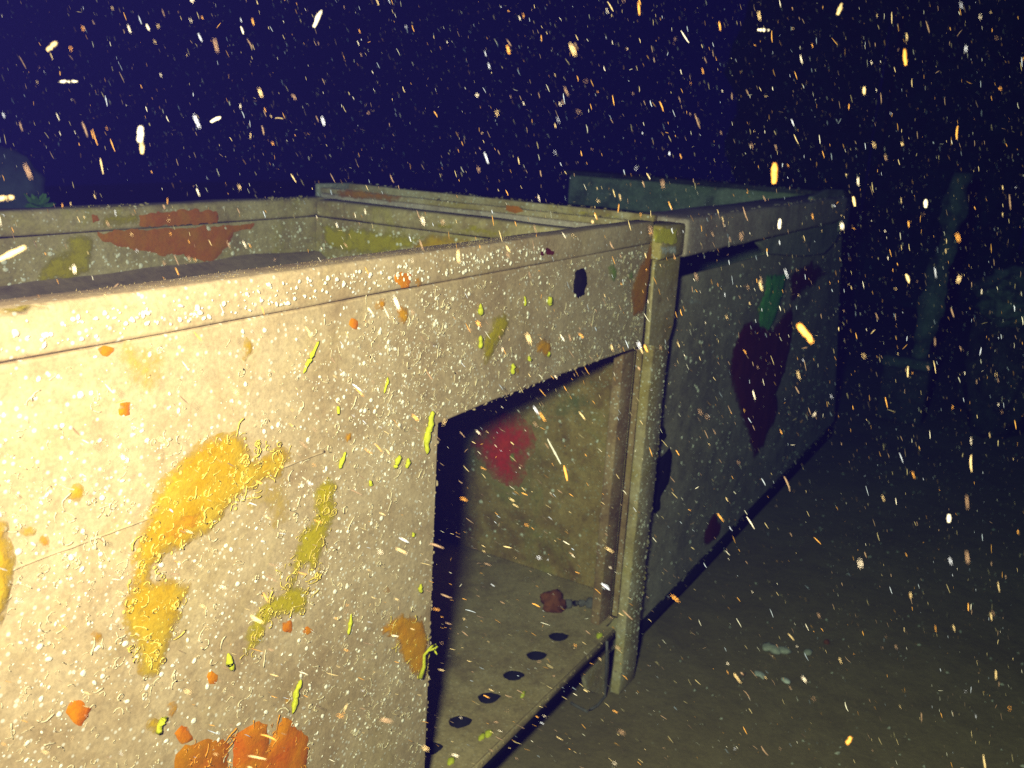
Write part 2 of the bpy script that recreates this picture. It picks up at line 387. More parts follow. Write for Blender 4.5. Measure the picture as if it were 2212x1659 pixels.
plate('bay_back_panel', [(-0.3, ZB + 0.001), (XE - 0.002, ZB + 0.001), (XE - 0.002, ZL + 0.02), (-0.3, ZL + 0.02)], 1, 2.302, 0.012, INNER, L, 0)
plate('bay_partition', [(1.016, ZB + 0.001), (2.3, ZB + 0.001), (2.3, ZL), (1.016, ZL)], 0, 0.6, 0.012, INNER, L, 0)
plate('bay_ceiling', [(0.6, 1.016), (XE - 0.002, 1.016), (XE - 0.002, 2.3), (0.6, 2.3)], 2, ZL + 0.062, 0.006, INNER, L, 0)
# jamb: two strips just inside the bay's right edge, the inner one set back
jx0 = on_y(1322, 1000, 1.05)[0]
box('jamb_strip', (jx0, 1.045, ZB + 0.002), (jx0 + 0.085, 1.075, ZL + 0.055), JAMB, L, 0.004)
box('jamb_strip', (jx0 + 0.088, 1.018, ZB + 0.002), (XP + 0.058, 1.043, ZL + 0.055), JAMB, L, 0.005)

# weld bead running along the wall
V, Fs = [], []
wz = on_y(290, 1130, 1.0)[2]
xs = np.arange(0.36, 1.10, 0.008)
tube_pts([(x, 0.9995, wz + 0.0025 * noise.noise(Vector((x * 9, 0, 0)))) for x in xs], [0.0022 + 0.0012 * noise.noise(Vector((x * 40, 2, 0))) for x in xs], 5, True, V, Fs)
from_lists('weld_bead', V, Fs, TAN, L)

# ------------------------------------------------------------------ right locker: post, rim, recessed side
Rk = thing('steel_locker', 'long grey steel locker with a heavy top rim and an encrusted corner post', 'locker', (3.6, 1.5, 0))
px1 = 2.592
box('corner_post', (XP + 0.046, 0.985, 0.004), (px1 - 0.004, 1.0165, ZC - 0.045), POSTM, Rk, 0.004, 2, 0.003, 26)
box('post_web', (XP + 0.06, 1.0175, G - 1.55), (px1, 1.09, ZC - 0.05), POSTM, Rk, 0.002, 1)
box('post_cap', (XP - 0.004, 0.972, ZC - 0.0445), (px1 + 0.004, 1.06, ZT - 0.012), POSTM, Rk, 0.007, 2, 0.002, 2)
# the overlapping doubler on the post's upper half with its rounded lower corner
dz = on_y(1440, 745, 0.985)[2]
plate('post_doubler', [(XP - 0.024, ZC - 0.047), (XP - 0.012, dz + 0.03), (XP + 0.10, dz), (XP + 0.145, dz + 0.02), (px1 - 0.006, dz + 0.06), (px1 - 0.006, ZC - 0.047)], 1, 0.977, 0.0075, POSTM, Rk, 0.002)
bz = [on_y(x, y, 1.04) for x, y in [(1256, 1440), (1275, 1400), (1316, 1380), (1316, 1492), (1296, 1500), (1268, 1490)]]
plate('post_brace', [(p[0], p[2]) for p in bz], 1, 1.04, 0.012, POSTM, Rk, 0.002)
# rim: a cross rail of channel section towards the back and a long front rail
box('cross_rail', (XP, 1.061, G - 0.335), (px1, 2.23, G - 0.252), RIMM, Rk, 0.005, 2, 0.002, 12)
box('rail_lip', (XP, 1.062, G - 0.2515), (XP + 0.022, 2.229, G - 0.233), POSTM, Rk, 0.004, 2, 0.002, 20)
box('rail_lip', (px1 - 0.03, 1.062, G - 0.2515), (px1, 2.229, G - 0.222), POSTM, Rk, 0.004, 2, 0.002, 20)
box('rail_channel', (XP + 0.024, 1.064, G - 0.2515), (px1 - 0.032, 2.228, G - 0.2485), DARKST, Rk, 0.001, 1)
box('rail_end_cap', (XP - 0.004, 2.231, G - 0.338), (px1 + 0.004, 2.25, G - 0.22), TEAL, Rk, 0.005)
box('front_rail', (px1 + 0.005, 0.965, G - 0.338), (4.72, 1.14, G - 0.226), RIMM, Rk, 0.012, 3, 0.004, 30)
box('far_cross_rail', (4.74, 0.99, G - 0.40), (4.92, 2.50, G - 0.235), TEAL, Rk, 0.012, 2, 0.004, 14)
box('far_rail_cap', (4.70, 0.99, G - 0.232), (4.95, 2.51, G - 0.212), DARKST, Rk, 0.003)
# the gusset fillet in the rim's near inside corner
fil = [(px1 + 0.001, 1.141)] + [(px1 + 0.001 + 0.22 * (1 - math.sin(t)), 1.141 + 0.22 * (1 - math.cos(t))) for t in np.linspace(math.pi / 2, 0, 9)][::-1]
plate('corner_gusset', fil, 2, G - 0.262, 0.012, RIMM, Rk, 0)
def cc(c, pts): return [(x / 4 + c[0], y / 4 + c[1]) for x, y in pts]
C3 = (1290.3, 350.2); CA = (921.7, 718.9)
br = [on_y(x, y, 1.0) for x, y in cc(C3, [(1400, 700), (1500, 650), (1800, 530), (1870, 300), (2000, 235), (2130, 240), (2135, 480), (2060, 690), (1960, 790), (1760, 815), (1480, 790)])]
plate('end_bracket', [(p[0], p[2]) for p in br], 1, 1.0, 0.022, TEAL, Rk, 0.004)
zgap = on_y(1500, 590, 1.04)[2]  # panel top lowered so an open gap stands for the rim's shadow
zbot = on_y(1560, 1165, 1.04)[2]
plate('side_panel', [(px1 - 0.10, zbot), (5.62, zbot + 0.03), (5.05, zgap - 0.02), (px1 - 0.10, zgap)], 1, 1.04, 0.014, SIDE, Rk, 0.003)
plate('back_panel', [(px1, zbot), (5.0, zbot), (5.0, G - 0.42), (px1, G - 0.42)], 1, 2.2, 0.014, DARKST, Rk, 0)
plate('bottom_panel', [(px1 + 0.05, 1.095), (5.0, 1.095), (5.0, 2.19), (px1 + 0.05, 2.19)], 2, zbot + 0.002, 0.012, SIDE, Rk, 0)
plate('inner_end_panel', [(1.095, zbot + 0.02), (2.19, zbot + 0.02), (2.19, G - 0.36), (1.095, G - 0.36)], 0, 5.0, 0.014, SIDE, Rk, 0)
for x in (3.3, 4.7): box('skid', (x, 1.12, 0.002), (x + 0.1, 2.1, zbot - 0.001), DARKST, Rk, 0.004)
for x in (0.0, 1.1): box('skid', (x, 1.25, 0.002), (x + 0.1, 2.1, ZB - 0.013), DARKST, L, 0.004)

# near-black strips added to stand for the shadow line under both lockers
BK = flat_mat('shadow_black', (0.012, 0.011, 0.013), 0.9, 0.3, 60, 0.05)
box('shadow_strip', (-0.3, 1.003, ZB - 0.055), (XP - 0.012, 1.03, ZB - 0.0265), BK, L, .003, 1)
box('shadow_strip', (px1 + .003, 1.042, zbot - 0.062), (5.6, 1.08, zbot - 0.001), BK, Rk, .004, 1)

# ------------------------------------------------------------------ living crusts
def patch(name, px, plane, lvl, mat, parent, **kw):
    f, ax = {'y': (on_y, 1), 'x': (on_x, 0), 'z': (on_z, 2)}[plane]
    side = {'y': -1, 'x': -1, 'z': 1}[plane]
    return crust(name, [f(x, y, lvl) for x, y in px], ax, mat, parent, side=side, **kw)
FW = dict(plane='y', lvl=1.0, parent=L)
patch('yellow_sponge', q(3, [(880, 235), (960, 225), (1020, 205), (1060, 220), (1085, 290), (1120, 330), (1150, 300), (1190, 270), (1240, 280), (1275, 300), (1250, 350), (1210, 400), (1130, 420), (1080, 460), (1000, 520), (950, 590), (900, 640), (850, 680), (800, 710), (740, 730), (690, 760), (660, 790), (645, 830), (670, 850), (720, 840), (780, 830), (820, 850), (815, 900), (800, 950), (780, 1010), (750, 1080), (735, 1130), (715, 1200), (690, 1250), (640, 1270), (600, 1260), (575, 1200), (565, 1120), (530, 1060), (515, 960), (540, 900), (555, 830), (560, 740), (590, 660), (610, 600), (650, 500), (680, 420), (730, 370), (790, 310), (840, 260)]), mat=YEL, fade=0.022, label='arched yellow sponge sheet with a leg running down', **FW)
patch('amber_sponge', q(3, [(640, 600), (760, 540), (870, 500), (950, 520), (900, 620), (840, 670), (760, 700), (690, 720), (630, 700)]), mat=AMB, thick=0.006, fade=0.035, **FW)
patch('yellow_film', q(3, [(1090, 430), (1190, 400), (1240, 420), (1250, 500), (1240, 590), (1180, 630), (1150, 560), (1060, 540)]), mat=FAINT, thick=0.0015, fade=0.03, **FW)
patch('yellow_sponge', q(3, [(1370, 430), (1430, 400), (1455, 440), (1450, 520), (1440, 600), (1410, 690), (1380, 780), (1350, 830), (1310, 800), (1280, 860), (1330, 890), (1330, 960), (1320, 1000), (1250, 1010), (1190, 990), (1160, 1050), (1130, 1130), (1080, 1170), (1040, 1170), (1050, 1080), (1090, 1010), (1140, 930), (1220, 900), (1250, 810), (1270, 720), (1290, 640), (1340, 560), (1350, 480)]), mat=OLV, thick=0.002, fade=0.016, label='slanting olive-yellow sponge strip', **FW)
patch('orange_sponge', q(3, [(1000, 1750), (1010, 1640), (1000, 1530), (1050, 1490), (1100, 1460), (1150, 1470), (1160, 1560), (1190, 1500), (1220, 1430), (1270, 1470), (1300, 1500), (1330, 1520), (1325, 1600), (1310, 1680), (1290, 1780)]), mat=ORA, thick=0.007, label='bright orange sponge with upright fingers', **FW)
patch('orange_sponge', q(3, [(740, 1700), (760, 1600), (800, 1560), (880, 1530), (960, 1530), (985, 1560), (980, 1640), (960, 1750), (850, 1780)]), mat=ORD, thick=0.005, **FW)
patch('amber_sponge', q(3, [(1640, 1050), (1680, 1020), (1740, 990), (1820, 1000), (1830, 1040), (1846, 1080), (1842, 1180), (1844, 1250), (1820, 1275), (1780, 1260), (1750, 1210), (1720, 1160), (1700, 1110), (1650, 1085)]), mat=AMB, thick=0.006, label='amber sponge beside the edge of the open bay', **FW)
patch('yellow_sponge', q(3, [(-120, 560), (0, 565), (30, 590), (40, 680), (60, 760), (55, 830), (40, 900), (20, 1000), (0, 1060), (-120, 1080)]), mat=YEL, thick=0.012, label='thick bright yellow sponge lobe', **FW)
patch('yellow_film', q(1, [(500, 1490), (560, 1480), (640, 1500), (720, 1530), (715, 1600), (700, 1650), (650, 1720), (600, 1710), (560, 1690), (540, 1640), (510, 1560)]), mat=FAINT, thick=0.0015, fade=0.03, **FW)
patch('yellow_sponge', q(1, [(2080, 1560), (2070, 1490), (2110, 1430), (2120, 1370), (2170, 1345), (2210, 1370), (2190, 1430), (2150, 1480), (2120, 1560), (2100, 1580)]), mat=OLV, thick=0.004, **FW)
for k, x, y, rx, ry in [(3, 533, 105, 36, 42), (3, 1240, 1050, 24, 30), (3, 1325, 1065, 20, 18), (3, 915, 1270, 25, 30), (3, 335, 1420, 50, 52), (3, 790, 1520, 36, 42), (1, 1738, 1205, 46, 42), (1, 455, 1520, 34, 24), (1, 1525, 1400, 20, 26)]:
    patch('orange_sponge', blob(k, x, y, rx, ry), mat=ORA, thick=0.005, step=0.008, **FW)
for k, x, y, rx, ry in [(3, 415, 1085, 34, 42), (3, 190, 690, 28, 38), (3, 1670, 885, 16, 16), (3, 740, 1400, 26, 36), (3, 1240, 1370, 20, 22), (1, 1640, 1310, 26, 36), (1, 1735, 1360, 32, 54), (2, 135, 1500, 32, 40), (1, 1800, 1215, 20, 28), (3, 1500, 230, 16, 22)]:
    patch('amber_sponge', blob(k, x, y, rx, ry), mat=AMB, thick=0.004, step=0.008, **FW)
for k, x, y, rx, ry in [(1, 1065, 1510, 30, 50), (3, 330, 470, 34, 46), (3, 120, 640, 34, 30), (3, 660, 1480, 30, 36), (2, 20, 1600, 14, 24)]:
    patch('yellow_sponge', blob(k, x, y, rx, ry), mat=YEL, thick=0.004, step=0.009, **FW)
patch('rust_bloom', q(2, [(590, 1050), (602, 1000), (606, 1080), (592, 1200), (578, 1300), (560, 1360), (520, 1370), (510, 1300), (520, 1220), (550, 1150), (580, 1090)]), mat=RUS, thick=0.003, **FW)
patch('rust_bloom', q(2, [(90, 1080), (150, 1060), (200, 1075), (180, 1110), (120, 1120), (60, 1115)]), mat=MAR, thick=0.003, **FW)
patch('black_patch', q(2, [(265, 1210), (275, 1170), (300, 1155), (320, 1170), (322, 1220), (310, 1275), (285, 1285), (262, 1260)]), mat=BLK, thick=0.004, step=0.01, **FW)  # small near-black patch with a ragged outline
patch('green_algae', q(2, [(410, 1140), (440, 1130), (460, 1170), (455, 1210), (430, 1230), (412, 1200)]), mat=GRN, thick=0.003, **FW)
patch('green_algae', q(2, [(496, 1180), (520, 1166), (528, 1212), (504, 1220)]), mat=GRN, thick=0.003, step=0.008, **FW)
# trough's far wall and end wall
FY = dict(plane='y', lvl=YB, parent=L); FF = dict(plane='y', lvl=YB - 0.0025, parent=L)
patch('orange_sponge', q(1, [(420, 1004), (560, 992), (700, 985), (860, 978), (1000, 972), (1095, 968), (1080, 988), (1010, 1005), (995, 1050), (960, 1090), (920, 1125), (870, 1130), (830, 1110), (790, 1100), (700, 1105), (620, 1085), (560, 1070), (500, 1060), (440, 1040)]), mat=ORD, thick=0.006, label='broad burnt-orange sponge hanging down the far wall', **FY)
patch('orange_sponge', q(1, [(605, 925), (700, 912), (800, 908), (930, 912), (946, 945), (940, 962), (800, 970), (600, 976)]), mat=ORD, thick=0.005, **FF)
patch('yellow_sponge', q(1, [(440, 928), (520, 918), (605, 922), (600, 972), (500, 980), (430, 982)]), mat=OLV, thick=0.004, **FF)
patch('orange_sponge', q(1, [(392, 930), (420, 925), (432, 950), (400, 960)]), mat=ORD, thick=0.003, step=0.009, **FF)
patch('yellow_sponge', q(1, [(270, 1012), (360, 1008), (410, 1022), (400, 1080), (390, 1180), (330, 1210), (250, 1215), (150, 1220), (180, 1150), (230, 1100), (290, 1080)]), mat=OLV, thick=0.005, **FY)
EX = dict(plane='x', lvl=2.15, parent=L)
patch('yellow_film', q(1, [(1390, 965), (1500, 980), (1700, 1000), (1850, 1015), (1800, 1060), (1700, 1100), (1500, 1100), (1400, 1060)]), mat=OLV, thick=0.002, **EX)
patch('yellow_sponge', q(1, [(1770, 1095), (1790, 1060), (1860, 1015), (1950, 1022), (2040, 1034), (2030, 1058), (1900, 1085)]), mat=YEL, thick=0.005, **EX)
patch('yellow_sponge', q(1, [(1850, 960), (2000, 972), (2100, 984), (2180, 996), (2150, 1020), (2000, 1003), (1900, 990)]), plane='x', lvl=2.1475, mat=OLV, parent=L, thick=0.004)
patch('amber_sponge', [(-20, 672), (40, 662), (110, 652), (100, 668), (50, 680), (-20, 692)], 'z', ZT + 0.001, OLV, L, thick=0.004)
# bay's end wall
BE = dict(plane='x', lvl=XE, parent=L)
patch('red_sponge', cc(CA, [(560, 720), (680, 680), (790, 700), (900, 800), (940, 920), (930, 1040), (860, 1130), (860, 1230), (800, 1330), (690, 1330), (560, 1250), (480, 1150), (400, 1050), (370, 940), (430, 830)]), mat=RED, thick=0.010, step=0.016, fade=0.09, label='soft red sponge crust on the bay wall', **BE)
patch('green_film', cc(CA, [(750, 640), (1000, 540), (1300, 380), (1560, 300), (1560, 700), (1300, 860), (1000, 820), (880, 760)]), mat=WEAR, thick=0.002, step=0.03, fade=0.08, **BE)
patch('green_algae', cc(CA, [(700, 1050), (760, 1020), (780, 1070), (770, 1110), (830, 1140), (780, 1160), (730, 1120)]), plane='x', lvl=XE - 0.012, mat=GRN, parent=L, thick=0.006, step=0.01)
# post
patch('yellow_sponge', [(1411, 496), (1462, 496), (1461, 527), (1412, 524)], 'y', 0.971, LEM, Rk, thick=0.004, label='bright yellow sponge cap on the post head')
patch('white_crust', [(1420, 530), (1462, 530), (1460, 550), (1430, 549)], 'y', 0.971, WHT, Rk, thick=0.002, step=0.008)
patch('rust_bloom', q(1, [(1455, 815), (1600, 822), (1740, 850), (1720, 870), (1600, 862), (1460, 848)]), 'x', XP - 0.001, RUS, Rk, thick=0.002, step=0.01)
patch('rust_bloom', [(1095, 446), (1120, 446), (1132, 456), (1110, 460), (1092, 455)], 'x', XP - 0.001, ORD, Rk, thick=0.003, step=0.008)
patch('yellow_sponge', [(1225, 452), (1300, 460), (1385, 470), (1380, 478), (1300, 470), (1225, 462)], 'x', XP - 0.001, OLV, Rk, thick=0.002, step=0.01)
# right side panel
SP = dict(plane='y', lvl=1.04, parent=Rk)
patch('black_patch', cc(CA, [(2090, 990), (2120, 1050), (2115, 1150), (2100, 1280), (2050, 1370), (2020, 1420), (2010, 1540), (1980, 1570), (1950, 1540), (1960, 1440), (1930, 1380), (1940, 1260), (1960, 1150), (2010, 1080)]), mat=BLK, thick=0.006, step=0.016, **SP)  # tall near-black patch, jagged at the rim
patch('black_patch', cc(CA, [(2040, 810), (2060, 850), (2070, 890), (2030, 960), (2015, 900)]), mat=BLK, thick=0.004, step=0.01, **SP)
patch('maroon_sponge', q(2, [(1000, 1400), (1050, 1380), (1120, 1420), (1180, 1350), (1210, 1320), (1215, 1420), (1200, 1500), (1180, 1600), (1140, 1700), (1150, 1760), (1130, 1830), (1100, 1880), (1090, 1920), (1060, 1960), (1040, 2000), (1035, 1950), (1020, 1880), (990, 1800), (950, 1680), (930, 1600), (950, 1500)]), mat=MAR, thick=0.008, step=0.03, label='long dark maroon sponge tapering downward', **SP)
patch('maroon_sponge', q(2, [(1195, 1190), (1300, 1130), (1370, 1180), (1260, 1260), (1200, 1320)]), mat=MAR, thick=0.006, step=0.04, **SP)
patch('green_algae', q(2, [(1100, 1190), (1185, 1185), (1165, 1280), (1140, 1370), (1110, 1425), (1070, 1410), (1060, 1330), (1090, 1270)]), plane='y', lvl=1.03, mat=GR2, parent=Rk, thick=0.008, step=0.02, label='bright green strip of algae on the grey side')
patch('maroon_sponge', q(4, [(870, 555), (905, 600), (895, 660), (840, 700), (820, 680), (840, 610)]), mat=MAR, thick=0.005, step=0.02, **SP)
patch('white_crust', q(2, [(735, 1293), (780, 1296), (812, 1300), (815, 1310), (770, 1313), (750, 1304)]), mat=WHT, thick=0.002, step=0.01, **SP)

# lime algae tufts: lumpy tapering fingers lying on the wall
tufts = [((930, 890), (918, 980), .010, 8), ((648, 1465), (628, 1545), .0085, 7), ((492, 1415), (497, 1445), .0105, 4), ((350, 1550), (342, 1580), .009, 4), ((1035, 658), (1036, 682), .0085, 4), ((1185, 636), (1187, 662), .010, 4),
         ((1133, 640), (1133, 660), .005, 3), ((862, 985), (850, 1015), .008, 5), ((881, 988), (877, 1010), .007, 4), ((744, 978), (733, 1012), .006, 5), ((690, 735), (652, 805), .0055, 7), ((908, 1262), (906, 1282), .007, 4), ((757, 1326), (752, 1370), .006, 5),
         ((1108, 785), (1105, 808), .008, 4), ((1142, 768), (1141, 780), .007, 3), ((1186, 758), (1184, 770), .007, 3), ((728, 878), (732, 895), .005, 3), ((798, 1040), (800, 1050), .006, 3), ((890, 1150), (892, 1160), .006, 3), ((838, 815), (830, 850), .004, 4), ((1036, 728), (1036, 755), .008, 4)]
for (a, b, r, n) in tufts:
    r *= .72
    V, Fs = [], []; rr = random.Random(int(a[0] * 3 + a[1]))
    A, B = Vector(on_y(*a, 0.997)), Vector(on_y(*b, 0.997)); K = n * 2
    path = []; rad = []
    for i in range(K + 1):
        t = i / K; p = A.lerp(B, t); wv = noise.noise_vector(Vector((a[0], a[1], t * 3.0))) * r * 0.9
        path.append(p + Vector((wv.x, -abs(wv.y) * 1.2 - r * 0.15, wv.z))); rad.append(r * (0.35 + 0.75 * math.sin(math.pi * min(1, 0.12 + t * 0.8)) * (0.6 + 0.4 * t)) * rr.uniform(0.65, 1.15) * (0.3 if i in (0, K) else 1))
    tube_pts(path, rad, 7, True, V, Fs)
    from_lists('algae_tuft', V, Fs, LIME, L)
V, Fs = [], []                                     # the branching sprig on the bay's edge
pp = [on_y(x, y, 0.985 - 0.02 * i / 5) for i, (x, y) in enumerate([(908, 1464), (916, 1440), (917, 1415), (925, 1404), (938, 1402), (945, 1396)])]
tube_pts(pp, [.006, .004, .0035, .0035, .003, .002], 6, True, V, Fs)
tube_pts([pp[4], on_y(940, 1408, .96), on_y(944, 1414, .955)], [.003, .0025, .0015], 5, True, V, Fs)
tube_pts([pp[3], on_y(933, 1396, .97), on_y(941, 1392, .96)], [.003, .0025, .0015], 5, True, V, Fs)
from_lists('algae_sprig', V, Fs, LIME, L)
for (x, y), r in [((1295, 1374), .011), ((1055, 1585), .013), ((1040, 1592), .010), ((975, 1645), .012), ((1128, 1500), .008)]:
    V, Fs = [], []; A = Vector(on_z(x, y, ZB + 0.003)); rr = random.Random(x)
    path = [A + Vector((0.006 * i, rr.uniform(-.004, .004), 0.003 * math.sin(i))) for i in range(-2, 3)]
    tube_pts(path, [r * k * rr.uniform(.7, 1) for k in (.3, .7, .9, .7, .3)], 6, True, V, Fs)
    from_lists('algae_tuft', V, Fs, LIME, L)

# ------------------------------------------------------------------ barnacles and worm tubes: nobody could count them
def scatter(parent, name, mat, n, place, size, seed, kinds=('barnacle',)):
    """place(rng) gives point, normal; barnacle = open low cone, worm = a curl of tube lying on the face"""
    rr = random.Random(seed); V, Fs = [], []
    for _ in range(n):
        got = place(rr)
        if got is None: continue
        p, nr = got; p = Vector(p); nr = Vector(nr); s = size(rr)
        a = nr.orthogonal().normalized(); b = nr.cross(a)
        kd = rr.choice(kinds)
        if kd == 'barnacle':
            k0 = len(V); ph = rr.random() * 6; ns = 7; lean = (a * rr.uniform(-.4, .4) + b * rr.uniform(-.4, .4)) * s; el = rr.uniform(.4, 1.0); an0 = rr.random() * 3.14; a, b = a * math.cos(an0) + b * math.sin(an0), b * math.cos(an0) - a * math.sin(an0)
            for (rad, h) in ((1.0, -0.05), (0.8, 0.28), (0.45, 0.45)):
                for i in range(ns):
                    an = ph + 6.2832 * i / ns; V.append(p + (a * math.cos(an) * el + b * math.sin(an)) * s * rad * rr.uniform(.85, 1.15) + nr * s * h + lean * h * .6)
            V.append(p + nr * s * 0.3 + lean * .35)
            for k in range(2):
                for i in range(ns): Fs.append((k0 + k * ns + i, k0 + k * ns + (i + 1) % ns, k0 + (k + 1) * ns + (i + 1) % ns, k0 + (k + 1) * ns + i))
            for i in range(ns): Fs.append((k0 + 2 * ns + i, k0 + 2 * ns + (i + 1) % ns, k0 + 3 * ns))
        else:
            m = rr.randint(5, 9); an = rr.random() * 6.28; turn = rr.uniform(-0.9, 0.9); pos = p + nr * s * 0.25
            path = [pos]
            for i in range(m):
                an += turn + rr.uniform(-.35, .35); pos = pos + (a * math.cos(an) + b * math.sin(an)) * s * 0.95 + nr * rr.uniform(-.05, .12) * s; path.append(pos)
            tube_pts(path, [s * 0.34 * (0.55 + 0.6 * i / m) for i in range(m + 1)], 4, True, V, Fs)
    o = from_lists(name, V, Fs, mat, parent); o['kind'] = 'stuff'; return o
def fw_place(rr):
    x = 0.3 + 2.1 * rr.random(); z = ZB + 0.02 + (ZC - ZB - 0.03) * rr.random() ** 0.8
    if x > XO - 0.01 and z < ZL + 0.01: return None
    cl = noise.noise(Vector((x * 3.2, z * 3.2, 1.7))) + 0.9 * noise.noise(Vector((x * 17, z * 17, 4.1)))
    if cl < rr.uniform(-0.75, 0.65): return None
    return (x, 0.9995, z), (0, -1, 0)
scatter(L, 'barnacles', SHELL, 12000, fw_place, lambda r: 0.0011 + 0.0042 * r.random() ** 4.5, 11)
scatter(L, 'worm_tubes', WORM, 7000, fw_place, lambda r: 0.0014 + 0.0026 * r.random() ** 2.5, 12, ('worm',))
def fl_place(rr):
    return (0.3 + 1.5 * rr.random(), 0.9955, ZC + 0.012 + 0.035 * rr.random()), (0, -1, 0.1)
scatter(L, 'barnacles', SHELL, 420, fl_place, lambda r: 0.0016 + 0.0036 * r.random() ** 2.5, 13)
def far_place(rr):
    if rr.random() < 0.6:
        return (0.9 + 1.24 * rr.random(), YB - 0.0005, ZC - 0.02 - 0.16 * rr.random()), (0, -1, 0)
    return (2.1495, 1.1 + 0.88 * rr.random(), ZC - 0.02 - 0.12 * rr.random()), (-1, 0, 0)
scatter(L, 'barnacles', SHELL, 800, far_place, lambda r: 0.002 + 0.006 * r.random() ** 3, 14)
def bay_place(rr):
    return (XE - 0.0005, 1.09 + 0.8 * rr.random(), ZB + 0.05 + 0.85 * rr.random()), (-1, 0, 0)
scatter(L, 'barnacles', SHELL, 420, bay_place, lambda r: 0.0018 + 0.006 * r.random() ** 4, 15)
def post_place(rr):
    return (XP + 0.052 + 0.11 * rr.random(), 0.9845, 0.05 + 1.35 * rr.random()), (0, -1, 0)
scatter(Rk, 'barnacles', SHELL, 420, post_place, lambda r: 0.0016 + 0.0035 * r.random() ** 2, 16)
def side_place(rr):
    return (2.65 + 2.6 * rr.random(), 1.0395, zbot + 0.05 + 1.1 * rr.random()), (0, -1, 0)
scatter(Rk, 'barnacles', SHELL, 700, side_place, lambda r: 0.002 + 0.006 * r.random() ** 3, 17)
def in_poly(px, lvl=0.9965):
    pp = [on_y(x, y, 1.0) for x, y in px]; lp = [(p[0], p[2]) for p in pp]
    x0, x1, z0, z1 = min(p[0] for p in lp), max(p[0] for p in lp), min(p[1] for p in lp), max(p[1] for p in lp)
    def f(rr):
        x, z = rr.uniform(x0, x1), rr.uniform(z0, z1)
        return ((x, lvl, z), (0, -1, 0)) if inside(x, z, lp) else None
    return f
YW = flat_mat('yellow_worm_tube', (0.80, 0.62, 0.14), 0.6, 0.3, 200, 0.15); OW = flat_mat('orange_worm_tube', (0.80, 0.36, 0.04), 0.6, 0.3, 200, 0.15)
sz = lambda r: 0.0014 + 0.0026 * r.random() ** 2
scatter(L, 'worm_tubes', YW, 1100, in_poly(q(3, [(880, 235), (1020, 205), (1275, 300), (1100, 460), (950, 590), (740, 730), (645, 830), (820, 850), (780, 1010), (690, 1250), (575, 1200), (515, 960), (555, 830), (610, 600), (730, 370)])), sz, 31, ('worm', 'worm', 'barnacle'))
scatter(L, 'worm_tubes', YW, 420, in_poly(q(3, [(1370, 430), (1430, 400), (1450, 520), (1410, 690), (1330, 960), (1190, 1000), (1080, 1170), (1040, 1170), (1140, 930), (1290, 640)])), sz, 32, ('worm',))
scatter(L, 'worm_tubes', OW, 420, in_poly(q(3, [(740, 1700), (800, 1560), (960, 1530), (1050, 1490), (1220, 1430), (1325, 1600), (1300, 1750)])), sz, 33, ('worm',))
scatter(L, 'worm_tubes', YW, 160, in_poly(q(3, [(1640, 1050), (1740, 990), (1846, 1080), (1844, 1250), (1780, 1260), (1700, 1110)])), sz, 34, ('worm',))
def along(a, b, nr, jit):
    a, b = Vector(a), Vector(b)
    def f(rr):
        t = rr.random()
        if noise.noise(Vector((t * (b - a).length * 7, a.z * 3, a.y))) < rr.uniform(-.5, .5): return None
        return a.lerp(b, t) + Vector((rr.uniform(-jit, jit), rr.uniform(-jit * .3, 0), rr.uniform(-jit, jit))), nr
    return f
lumps = lambda r: 0.0015 + 0.006 * r.random() ** 3.5
for (par, m, n, a, b, nr, jit) in [
    (Rk, POSTM, 260, (XP + .049, .986, .05), (XP + .049, .986, ZC - .4), (-.6, -.8, 0), .004), (Rk, POSTM, 260, (px1 - .008, .986, .05), (px1 - .008, .986, ZC - .4), (.6, -.8, 0), .004),
    (Rk, RIMM, 300, (px1 + .02, .978, G - .335), (4.6, .978, G - .335), (0, -.7, -.7), .006), (Rk, RIMM, 300, (px1 + .02, .98, G - .229), (4.6, .98, G - .229), (0, -.5, .9), .008),
    (Rk, POSTM, 260, (XP + .008, 1.1, G - .233), (XP + .008, 2.2, G - .233), (-.4, 0, .9), .005), (Rk, POSTM, 200, (px1 - .01, 1.1, G - .222), (px1 - .01, 2.2, G - .222), (0, 0, 1), .005),
    (L, FLOORM, 240, (1.45, .998, ZB - .008), (2.4, .998, ZB - .008), (0, -.8, .6), .005), (L, TAN, 200, (XO + .03, 1.0, ZL + .003), (XP - .1, 1.0, ZL + .001), (0, -.8, -.6), .003),
    (L, TAN, 160, (XO - .002, 1.0, ZB + .02), (XO, 1.0, ZL), (.6, -.8, 0), .003), (L, FARW, 300, (0.8, YB, ZT - .012), (2.15, YB, ZT - .012), (0, -.5, .9), .006),
    (Rk, SIDE, 320, (2.65, 1.04, zbot + .004), (5.4, 1.04, zbot + .02), (0, -.8, -.6), .008), (Rk, TEAL, 200, (4.75, 1.05, G - .22), (4.75, 2.4, G - .22), (-.7, 0, .7), .01)]:
    scatter(par, 'crust_lumps', m, n, along(a, b, nr, jit), lumps, int(a[0] * 100 + n), ('barnacle',))
